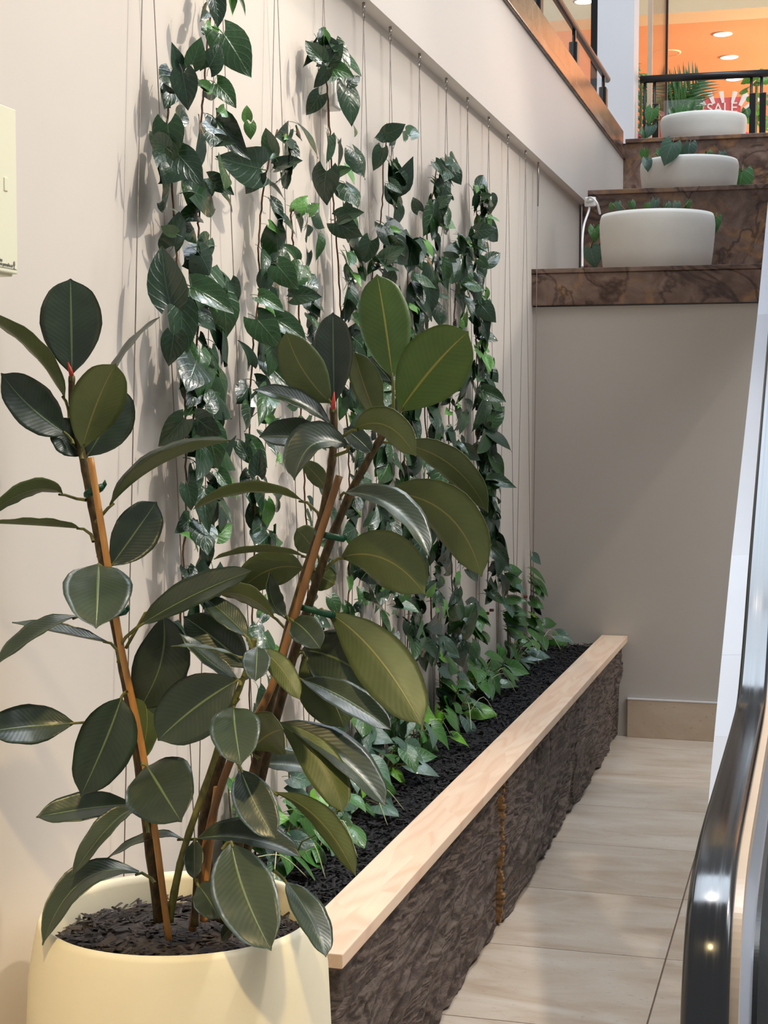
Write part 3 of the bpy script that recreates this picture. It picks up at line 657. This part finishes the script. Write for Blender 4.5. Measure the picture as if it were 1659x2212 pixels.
RL = [
 # stem A crown
 ((155,808),(152,602),A-.01,A+.03,134,0,None,8,(155,822)),
 ((140,862),(-45,676),A,A-.22,80,118,(62,752),26,(150,905)),
 ((143,938),(2,806),A-.01,A-.12,112,25,(66,880),22,(158,960)),
 ((178,968),(250,786),A-.03,A-.10,118,186,(210,870),14,(178,992)),
 ((205,905),(345,685),A+.02,A+.12,60,-76,(262,775),14,(172,950)),
 ((188,985),(252,832),A+.02,A+.07,116,8,(232,905),14,(182,995)),
 ((176,985),(108,918),A+.02,A-.02,90,30,None,18,None),
 ((238,1092),(500,952),A-.01,A+.06,112,-84,(350,1002),40,(207,1128)),
 ((135,1066),(-25,1112),A,A-.14,62,128,(65,1060),16,(186,1080)),
 ((175,1142),(-25,1130),A,A-.14,60,104,(80,1135),24,(202,1170)),
 ((240,1222),(338,1084),A+.02,A+.09,104,12,(292,1150),16,(212,1200)),
 ((213,1220),(207,1358),A-.05,A-.17,150,0,(211,1270),4,(228,1235)),
 ((165,1332),(-12,1440),A-.02,A-.16,80,62,(85,1370),30,(232,1310)),
 ((232,1388),(26,1345),A,A-.06,70,72,(130,1368),26,(256,1432)),
 ((304,1350),(545,1233),A-.02,A+.03,88,-40,(420,1285),22,(262,1392), None, 'rubber', 0, 1.1),
 ((352,1330),(300,1532),A+.03,A+.05,124,-8,(348,1430),14,(272,1400)),
 ((300,1480),(296,1650),A+.05,A+.05,72,150,(318,1560),10,(285,1470)),
 ((160,1562),(-35,1582),A+.01,A-.07,100,24,(60,1570),18,(288,1605)),
 ((262,1508),(174,1720),A-.05,A-.11,132,-14,(228,1600),14,(275,1495)),
 ((318,1655),(392,1776),A-.06,A-.17,160,4,(345,1700),6,(305,1650)),
 ((286,1738),(78,1766),A-.01,A-.08,86,42,(180,1748),18,(322,1790)),
 ((290,1748),(152,1898),A-.03,A-.12,72,50,(232,1790),22,(320,1800)),
 ((392,1812),(230,1856),A+.05,A+.02,48,66,(320,1812),22,(405,1825)),
 ((300,1884),(92,2042),A-.03,A-.16,100,52,(176,1905),14,(335,1908), None, 'rubber', 0, 1.2),
 # centre, low
 ((500,1822),(586,2054),D-.05,D-.17,142,-4,(528,1930),12,(480,1835)),
 ((618,1905),(704,2068),D-.02,D-.10,84,-36,(668,1980),16,(590,1880)),
 ((420,1816),(420,1900),D+.02,D-.02,46,20,None,10,(424,1830)),
 ((428,1912),(474,1986),D-.05,D-.11,70,10,None,12,(424,1900)),
 ((478,2030),(516,1998),D+.02,D-.02,44,-40,None,20,None),
 ((426,1812),(650,1852),D+.03,D+.04,104,-52,(535,1812),30,(405,1812)),
 ((520,1662),(594,1812),D-.06,D-.12,92,-6,(550,1735),14,(505,1640)),
 ((594,1712),(768,1892),D+.02,D-.05,70,-146,(690,1772),28,(560,1700), None, 'rubber', 0, 1.4),
 ((560,1652),(672,1664),B+.03,B+.05,90,-52,None,26,None),
 ((598,1560),(740,1756),B-.02,B-.08,88,168,(690,1640),14,(585,1540), None, 'rubber', 0, 1.4),
 ((596,1560),(832,1742),B,B-.04,112,-46,(720,1625),28,(580,1545), None, 'rubber', 0, 1.4),
 ((545,1618),(612,1576),B-.03,B-.13,112,188,None,4,(560,1640)),
 ((505,1528),(520,1654),D-.05,D-.15,112,2,(508,1575),8,(515,1510)),
 ((512,1470),(341,1600),D-.03,D-.08,140,6,(420,1530),14,(520,1480)),
 ((530,1442),(396,1332),D+.04,D+.06,96,14,(470,1385),12,(535,1440)),
 ((520,1420),(370,1396),D-.04,D-.10,34,78,(445,1402),20,(540,1415)),
 ((512,1468),(388,1368),D-.01,D-.03,60,52,(452,1428),20,(525,1462)),
 ((534,1376),(440,1290),D+.0,D+.03,58,24,(492,1332),18,(545,1400)),
 ((592,1332),(470,1284),B+.02,B+.03,64,132,(530,1288),16,(632,1375)),
 ((622,1338),(582,1236),B-.03,B-.05,58,52,(588,1300),30,(640,1350)),
 ((655,1228),(505,1288),B+.04,B+.06,88,162,(580,1232),12,(668,1225)),
 ((668,1240),(724,1262),B+.05,B+.04,60,170,None,10,(680,1230)),
 ((660,1202),(462,1208),B+.01,B+.0,52,100,(560,1192),30,(678,1232)),
 ((684,1196),(640,1142),B+.05,B+.06,62,170,None,10,(690,1215)),
 ((655,1082),(418,1100),B+.0,B-.03,70,112,(535,1062),22,(692,1128)),
 # right side
 ((738,1204),(918,1284),C_-.03,C_-.10,124,192,(832,1208),14,(702,1232)),
 ((700,1318),(910,1566),C_-.04,C_-.14,128,176,(808,1410),10,(668,1345), None, 'rubber', 0, 1.55),
 ((652,1404),(826,1502),C_+.0,C_-.05,140,-6,(745,1432),16,(635,1425)),
 ((632,1340),(692,1402),B-.05,B-.12,70,-10,None,12,(625,1335)),
 ((656,1412),(744,1572),C_-.01,C_-.06,124,176,(706,1490),10,(640,1420)),
 ((649,1467),(845,1578),C_-.05,C_-.11,82,-34,(745,1510),22,(628,1475), None, 'rubber', 0, 1.3),
 ((562,1402),(648,1512),D+.0,D-.04,52,176,(608,1445),8,(545,1412)),
 ((556,1398),(552,1472),D-.02,D-.09,64,4,None,10,None),
 # crowns B and C
 ((714,870),(618,716),B-.01,B-.06,98,172,(655,800),10,(718,890)),
 ((721,872),(719,675),B+.0,B+.04,88,-4,None,12,(720,890)),
 ((848,815),(814,592),C_-.01,C_+.02,114,178,None,8,(842,915),None,'young'),
 ((864,888),(1012,716),C_-.03,C_-.05,150,180,None,8,(838,918),None,'young'),
 ((816,908),(766,760),C_+.0,C_-.01,84,146,(786,830),20,(822,925)),
 ((846,828),(795,772),C_+.05,C_+.07,50,10,None,12,None),
 ((714,918),(546,843),B-.01,B-.08,66,54,(640,868),24,(720,945)),
 ((714,966),(560,944),B+.02,B-.02,92,40,(640,945),24,(722,985)),
 ((750,962),(636,1038),B-.05,B-.15,108,42,(676,960),26,(722,985)),
 ((766,926),(898,986),B-.04,B-.10,84,-146,(836,920),12,(726,955)),
 ((742,926),(802,978),B+.03,B+.03,52,-20,None,12,None),
 ((862,958),(1054,1108),C_+.02,C_+.0,76,-150,(975,1005),12,(820,955)),
 ((745,1064),(926,1202),C_-.05,C_-.15,92,-48,(852,1098),28,(735,1080)),
 ((826,1064),(1040,1246),C_+.0,C_-.08,126,-152,(962,1108),12,(770,1060), None, 'rubber', 0, 1.3),
 ((708,1058),(655,1000),B+.03,B+.05,44,160,None,10,None),
]
for L in RL: rleaf(*L)
# red bud sheaths
for (u, v), (u2, v2), y in (((155, 812), (147, 782), YA-.02), ((719, 884), (722, 846), YB-.02)):
    a, b = pt(u, v, y), pt(u2, v2, y); bm = bmesh.new(); tube(bm, [a, a.lerp(b, .5), b], [.0042, .0035, .0006], 8); bmo('bud_sheath', bm, M['sheath_red'], RP, True)

# --- cream cabinet on the left wall
c0, c1 = at(40, 598, 0, .085), at(33, 234, 0, .085)
cb_ = empty('wall_cabinet', (.0, c0.y-.25, c0.z), 'cream metal cabinet on the wall at the left edge', 'cabinet')
boxo('body', (.001, c0.y-.46, c0.z), (.075, c0.y, c1.z), M['cream_metal'], cb_, .003)
dr = boxo('door', (.075, c0.y-.458, c0.z+.004), (.085, c0.y-.002, c1.z-.002), M['cream_metal'], cb_, .002)
lc = at(13, 398, 0, .086); bm = bmesh.new(); box(bm, (.084, lc.y-.0065, lc.z-.0115), (.087, lc.y+.0065, lc.z+.0115), .0014); bmo('latch', bm, M['cream_metal'], dr, False)
def text(body, loc, size, mat, parent, rot, name='lettering', ext=.0004, align='LEFT'):
    cu = bpy.data.curves.new(name, 'FONT'); cu.body = body; cu.size = size; cu.extrude = ext; cu.align_x = align
    to = bpy.data.objects.new(name, cu); COL.objects.link(to)
    dg = bpy.context.evaluated_depsgraph_get(); me = bpy.data.meshes.new_from_object(to.evaluated_get(dg)); bpy.data.objects.remove(to)
    me.materials.clear(); o = link(name, me, M[mat], parent); o.location = V(loc)-(wloc(parent) if parent else V()); o.rotation_euler = rot; return o
WR = (math.pi/2, 0, math.pi/2)
tp = at(34, 576, 0, .0858)
text('rts site', (.0858, tp.y-.045, at(10, 566, 0, .0858).z), .0085, 'print_grey', cb_, WR, align='RIGHT')
text('www.paradis.ca', (.0858, tp.y-.010, at(20, 576, 0, .0858).z), .0085, 'print_grey', cb_, WR, align='RIGHT')
boxo('printed_rule', (.085, c0.y-.3, at(35, 583, 0, .0855).z), (.0856, c0.y-.006, at(35, 583, 0, .0855).z+.0008), M['print_grey'], cb_)
lg = at(31, 570, 0, .0858); bm = bmesh.new()
vs_ = [bm.verts.new((.0858, lg.y+.0035*math.sin(k*.628)*(1 if k % 2 else .8), lg.z+.0045*math.cos(k*.628))) for k in range(10)]; bm.faces.new(vs_[::-1])
box(bm, (.0854, lg.y-.0008, lg.z-.008), (.0858, lg.y+.0008, lg.z-.003)); box(bm, (.0854, lg.y-.004, lg.z-.0095), (.0858, lg.y+.004, lg.z-.008)); bmo('tree_emblem', bm, M['print_grey'], cb_)
# --- wall outlet
p = at(732, 190, 0, .05)
ou = empty('wall_outlet', (0, p.y, p.z), 'white surface-mounted outlet behind ivy leaves', 'outlet')
boxo('box', (.001, p.y-.045, p.z-.06), (.045, p.y+.04, p.z+.06), M['white_plastic'], ou, .004)
fp = boxo('face_plate', (.045, p.y-.042, p.z-.057), (.051, p.y+.037, p.z+.057), M['white_plastic'], ou, .002)
for dz in (-.028, .022):
    bm = bmesh.new(); box(bm, (.05, p.y-.014, p.z+dz-.012), (.053, p.y+.01, p.z+dz+.014), .002); so = bmo('socket', bm, M['white_plastic'], fp)

# --- three white pots on the ledges with trailing plants
def ledge_pot(ul, ur, vtop, Y, zl, label, plabel, leaves, hang, seed):
    a, b = at(ul, 500, 1, Y), at(ur, 500, 1, Y); x = (a.x+b.x)/2; r = (b.x-a.x)/2*.985; h = at((ul+ur)/2, vtop, 1, Y-r).z-zl
    e = empty('ledge_pot', (x, Y, zl), label, 'pot', 'white pots on the granite ledges')
    bm = bmesh.new(); lathe(bm, [(r*.90, 0), (r*.925, .008), (r*.965, h*.35), (r*.99, h*.62), (r, h*.82), (r*.99, h*.93), (r*.965, h), (r*.92, h-.004), (r*.90, h-.03), (r*.90, h-.06)], (x, Y, zl), 72); bmo('body', bm, M['planter_white'], e)
    bm = bmesh.new(); lathe(bm, [(r*.905, h-.075), (r*.905, h-.045), (.02, h-.035)], (x, Y, zl), 40); bmo('soil', bm, M['mulch'], e)
    q = empty('trailing_plant', (x, Y, zl+h-.04), plabel, 'plant', 'trailing plants in the ledge pots'); rng = random.Random(seed); bm = bmesh.new()
    for (u, v, sz, d) in leaves:
        yy = Y+d; p = at(u, v, 1, yy); p = at(u, v, 1, Y-math.sqrt(max(r*r-(p.x-x)**2, 0))-.035) if d <= -.2 else p; rim = V((x, Y, zl+h+.005)); 
        tube(bm, [V((x+(p.x-x)*.4, Y, zl+h-.05)), V((x+(p.x-x)*.8, Y+d*.8, zl+h+.03)), p], .003, 5)
        put_leaf(q, rng.choice(LEAF[rng.choice(['heart_blue', 'heart_green', 'heart_green'])] if sz < .2 else LEAF['heart_blue']), p, (rng.uniform(-.4, .4), -.3, -1), (rng.uniform(-.3, .3), -1, .35), sz)
    bmo('stems', bm, M['stem_green'], q, True)
hang = None
ledge_pot(1294, 1547, 449, Y1+.38, 2.358, 'widest white round pot on the lowest granite ledge', 'small trailing plant showing over the lowest pot rim and sides',
 [(1335, 438, .05, .0), (1363, 436, .045, -.1), (1398, 440, .04, -.1), (1416, 433, .055, -.05), (1440, 440, .05, 0), (1462, 438, .05, 0), (1488, 435, .055, 0), (1284, 492, .08, .12), (1276, 536, .11, .15), (1290, 545, .09, .2), (1546, 470, .10, .2), (1322, 440, .04, .1)], 0, 21)
ledge_pot(1380, 1596, 332, Y2+.38, 2.968, 'white round pot on the middle granite ledge', 'trailing plant with one large bluish leaf in the middle pot',
 [(1453, 309, .135, -.25), (1397, 345, .075, -.22), (1490, 310, .10, .05), (1478, 318, .08, .1), (1392, 325, .07, .1), (1425, 325, .06, .1), (1560, 330, .06, .1), (1530, 328, .05, .1), (1603, 370, .16, .25)], 0, 22)
ledge_pot(1422, 1612, 237, Y3+.38, 3.558, 'topmost white round pot before the railing', 'trailing plant hanging over the topmost pot',
 [(1474, 232, .10, -.05), (1495, 222, .07, 0), (1410, 236, .12, .1), (1408, 270, .10, .1), (1390, 280, .07, .1), (1512, 232, .06, 0), (1612, 236, .07, .1), (1450, 238, .06, 0)], 0, 23)
# --- white cord by the lowest pot
e = None; bm = bmesh.new()
cp = [at(u, v, 1, y) for u, v, y in ((1296, 462, Y1+.3), (1290, 440, Y1+.25), (1280, 428, Y1+.3), (1270, 430, Y1+.5), (1273, 450, Y1+.5), (1262, 485, Y1+.3), (1258, 520, Y1+.2), (1258, 560, Y1+.15), (1258, 577, Y1+.12))]
tube(bm, spline(cp, 60), .006, 8); tag(bmo('power_cord', bm, M['cord_white']), 'white cord looping up the wall corner beside the lowest pot', 'cord')
p = at(1275, 436, 1, Y1+.5); bm = bmesh.new(); box(bm, (p.x-.03, p.y-.01, p.z-.025), (p.x+.03, p.y+.012, p.z+.025), .006); tube(bm, [p+V((-.02, -.02, 0)), p+V((.02, -.02, .01))], .009, 8); tag(bmo('cord_clip', bm, M['white_plastic']), 'small white clip holding the cord at the wall end', 'clip')

# --- escalator
HX0, HX1 = 1.25, 1.313
prof_ = [(2.20, .55), (2.10, .66), (2.072, .76), (2.085, .84), (2.133, .912), (2.20, .950), (2.30, .972), (2.45, .98), (2.75, .98), (3.05, .98), (3.30, .982), (3.48, .992), (3.62, 1.040), (3.78, 1.125), (4.0, 1.262), (4.6, 1.585), (5.4, 2.0), (6.6, 2.62), (8.2, 3.45), (9.6, 4.17)]
esc = empty('escalator', (1.7, 3.0, 0), 'escalator with black rubber handrail and white outer decking', 'escalator')
PS = [p for p in spline([V((0, y, z)) for y, z in prof_], 120)]
def sweep(sec, path, name, mat, closed=True, smooth=True):
    """sec: list of (x, offset along normal) swept along the handrail line in the YZ plane."""
    bm = bmesh.new(); rings = []; n = len(path)
    for i, p in enumerate(path):
        t = (path[min(i+1, n-1)]-path[max(i-1, 0)]).normalized(); nn = V((0, -t.z, t.y))
        rings.append([bm.verts.new(V((x, p.y, p.z))+nn*h) for x, h in sec])
    m = len(sec)
    for i in range(n-1):
        for k in range(m if closed else m-1):
            f = bm.faces.new((rings[i][k], rings[i][(k+1) % m], rings[i+1][(k+1) % m], rings[i+1][k])); f.smooth = smooth
    if closed: bm.faces.new(rings[0]); bm.faces.new(rings[-1][::-1])
    bmesh.ops.recalc_face_normals(bm, faces=bm.faces); return bmo(name, bm, M[mat], esc)
hw = (HX1-HX0)/2; hc = (HX0+HX1)/2
sec = []
for cx_, cz_, a0 in ((HX1-.009, -.009, 0), (HX0+.009, -.009, 90), (HX0+.007, -.023, 180), (HX1-.007, -.023, 270)):
    rr_ = .009 if a0 < 180 else .007
    sec += [(cx_+rr_*math.cos(math.radians(a0+k*22.5)), cz_+rr_*math.sin(math.radians(a0+k*22.5))) for k in range(5)]
sweep(sec, PS, 'handrail', 'handrail_rubber')
sweep([(HX1-.004, -.012), (HX1+.012, -.012), (HX1+.012, -.045), (HX1-.004, -.045)], PS, 'handrail_guide', 'beige_metal', True, False)
sweep([(hc, -.02), (HX1+.012, -.045), (HX1+.030, -.075), (hc+.01, -.075)], PS, 'balustrade_band', 'brushed_light', True, False)
sweep([(HX1+.026, -.07), (HX1+.034, -.07), (HX1+.09, -.16), (HX1+.02, -.16)], PS, 'inner_gasket', 'step_dark', True, False)
# balustrade panel below the rail
bm = bmesh.new(); pr = []
for p in PS[6:]: pr.append((bm.verts.new((hc+.0, p.y, p.z-.05)), bm.verts.new((hc+.0, p.y, max(.02, p.z-.9))), bm.verts.new((hc+.03, p.y, p.z-.05)), bm.verts.new((hc+.03, p.y, max(.02, p.z-.9)))))
for a, b in zip(pr, pr[1:]):
    bm.faces.new((a[0], a[1], b[1], b[0])); bm.faces.new((a[2], b[2], b[3], a[3])); bm.faces.new((a[1], a[3], b[3], b[1]))
bmo('balustrade_panel', bm, M['brushed_light'], esc)
# outer decking: white sloping panels and the cladding under them, with joints
dk = [(2.3, .13), (3.45, .13), (3.75, .20), (4.23, .55), (4.55, .73), (5.03, 1.0), (6.4, 1.70), (7.8, 2.42), (9.6, 3.35)]
dk = [(2.3, .10), (3.3, .12), (3.7, .30), (4.05, .53), (4.36, .735), (4.67, .915), (5.12, 1.17), (6.92, 2.048), (7.92, 2.617), (9.5, 3.45)]
for i, ((y0, z0), (y1, z1)) in enumerate(zip(dk, dk[1:])):
    g = .0015 if i in (4, 5, 7) else 0
    bm = bmesh.new(); q = [(y0+g, z0), (y1-g, z1)]
    a = [bm.verts.new((1.15, y, z)) for y, z in q]; b = [bm.verts.new((1.272, y, z+.006)) for y, z in q]; c = [bm.verts.new((1.15, y, max(z-.45, 0))) for y, z in q]; d = [bm.verts.new((1.272, y, max(z-.45, 0))) for y, z in q]
    bm.faces.new((a[0], b[0], b[1], a[1])); bm.faces.new((a[0], a[1], c[1], c[0])); bm.faces.new((b[1], b[0], d[0], d[1])); bm.faces.new((c[0], c[1], d[1], d[0])); bm.faces.new((a[1], b[1], d[1], c[1])); bm.faces.new((a[0], c[0], d[0], b[0]))
    bmesh.ops.recalc_face_normals(bm, faces=bm.faces); bmo('deck_panel', bm, M['deck_white'], esc)
boxo('base_cladding', (1.155, 2.3, 0), (1.27, 7.93, .12), M['deck_white'], esc)
boxo('comb_plate', (1.37, 1.4, 0), (2.3, 3.2, .02), M['step_dark'], esc)
for k in range(9):
    y = 3.2+.4*k; z = .02 if k < 1 else .2*(k-.5); boxo('step', (1.37, y, max(z-.2, 0)), (2.3, y+.4, z), M['step_dark'], esc, .004)
boxo('skirt_panel', (1.345, 1.6, 0), (1.369, 3.4, .3), M['brushed_light'], esc)

# --- shop behind the railing
p = at(1425, 300, 1, 15.0); pm = empty('palm', (p.x, 15.0, 3.5), 'palm with feathery fronds behind the upper railing', 'palm')
rng = random.Random(3)
bm = bmesh.new(); tube(bm, [(p.x, 15, 3.5), (p.x, 15, 3.85)], .05, 10); bmo('trunk', bm, M['vine_stem'], pm)
for k, (tu, tv) in enumerate(((1508, 176), (1490, 184), (1470, 196), (1450, 206), (1436, 192), (1405, 184), (1480, 215))):
    tpp = at(tu, tv, 1, 15+rng.uniform(-.2, .2)); b = V((p.x, 15, 3.85)); c = b.lerp(tpp, .5)+V((-.05, 0, .12)); P = spline([b, c, tpp], 16); bm = bmesh.new(); tube(bm, P, .007, 5)
    for i in range(3, len(P)):
        for sd in (-1, 1):
            d = (P[i]-P[i-1]).normalized(); s = V((d.z, 0, -d.x))*sd; l = .30*math.sin(3.14*(i+1)/(len(P)+2))+.05; tip = P[i]+(s*.75+d*.75)*l
            w = d*.011; bm.faces.new([bm.verts.new(P[i]-w), bm.verts.new(P[i].lerp(tip, .5)-w*1.3+V((0, -.01, 0))), bm.verts.new(tip), bm.verts.new(P[i].lerp(tip, .5)+w*1.3), bm.verts.new(P[i]+w)])
    bmo('frond', bm, M['heart_green'], pm)
# sale sign
p = at(1560, 232, 1, 17.0); sg = empty('sale_sign', (p.x, 17.0, p.z-.3), 'red and white burst sale sign behind the topmost pot', 'sign')
k_ = 17.0/F_PX
boxo('stand', (p.x-.03, 17.005, 3.5), (p.x+.03, 17.03, p.z-.3), M['black_metal'], sg); boxo('foot', (p.x-.2, 16.85, 3.5), (p.x+.2, 17.15, 3.52), M['black_metal'], sg)
boxo('board', (p.x-.19, 17.0, p.z-.35), (p.x+.19, 17.02, p.z+.10), M['sign_red'], sg)
for (du, dv), (eu, ev), w in (((-45, 5), (-75, -22), 12), ((-38, -2), (-60, -32), 14), ((-18, -8), (-28, -34), 9), ((2, -10), (-2, -34), 8), ((22, -10), (28, -34), 8), ((38, -4), (52, -30), 9), ((45, 6), (80, -22), 9)):
    a = at(1560+du, 232+dv, 1, 16.98); b = at(1560+eu, 232+ev, 1, 16.98); s = V(((b-a).z, 0, -(b-a).x)).normalized()*w*k_*.5
    bm = bmesh.new(); q = [a-s*.7, b-s*1.2, b+(b-a)*.06, b+s*1.2, a+s*.7]; f = [bm.verts.new(x) for x in q]; g2 = [bm.verts.new(x+V((0, .015, 0))) for x in q]
    bm.faces.new(f); bm.faces.new(g2[::-1])
    for i in range(5): bm.faces.new((f[i], g2[i], g2[(i+1) % 5], f[(i+1) % 5]))
    bmo('ray', bm, M['sign_white'], sg)
text('SALE', (p.x, 16.985, p.z-.06), .15, 'sign_white', sg, (math.pi/2, 0, 0), ext=.004, align='CENTER')
# flowering plants and shelves further back
def flower(u, v, Y, label, seed, n=26):
    rng = random.Random(seed); p = at(u, v, 1, Y); e = empty('flowering_plant', (p.x, Y, 3.5), label, 'plant', 'flowering plants in the upper shop')
    bm = bmesh.new(); lathe(bm, [(.10, 0), (.14, .02), (.17, .3), (.17, .34), (.15, .33)], (p.x, Y, 3.5), 24); bmo('pot', bm, M['sign_white'], e)
    bm = bmesh.new(); tube(bm, [(p.x, Y, 3.8), (p.x, Y, p.z+.1)], .012, 6); bmo('stem', bm, M['stem_green'], e)
    for k in range(n):
        a = rng.uniform(0, 6.28); z = rng.random(); r = rng.uniform(.02, .13)
        put_leaf(e, rng.choice(LEAF['heart_bright'] if z > .45 else PET), (p.x+r*math.cos(a), Y+r*math.sin(a), 3.84+z*(p.z+.25-3.84)), (math.cos(a), math.sin(a), rng.uniform(-.5, .6)), (0, -1, .5), rng.uniform(.09, .15), 'leaf' if z > .45 else 'petal')
M['pp'] = M['pink_petal']; PET = [heart_mesh('petal', .8, .3, .2, .1, 'pink_petal', .2, .02, 40)]
flower(1385, 195, 14.2, 'pink-flowered plant seen through the brown glass by the pillar', 31)
flower(1634, 205, 15.0, 'red-flowered plant right of the sale sign', 32)
flower(1668, 205, 15.4, 'red-flowered plant at the right edge behind the railing', 33)
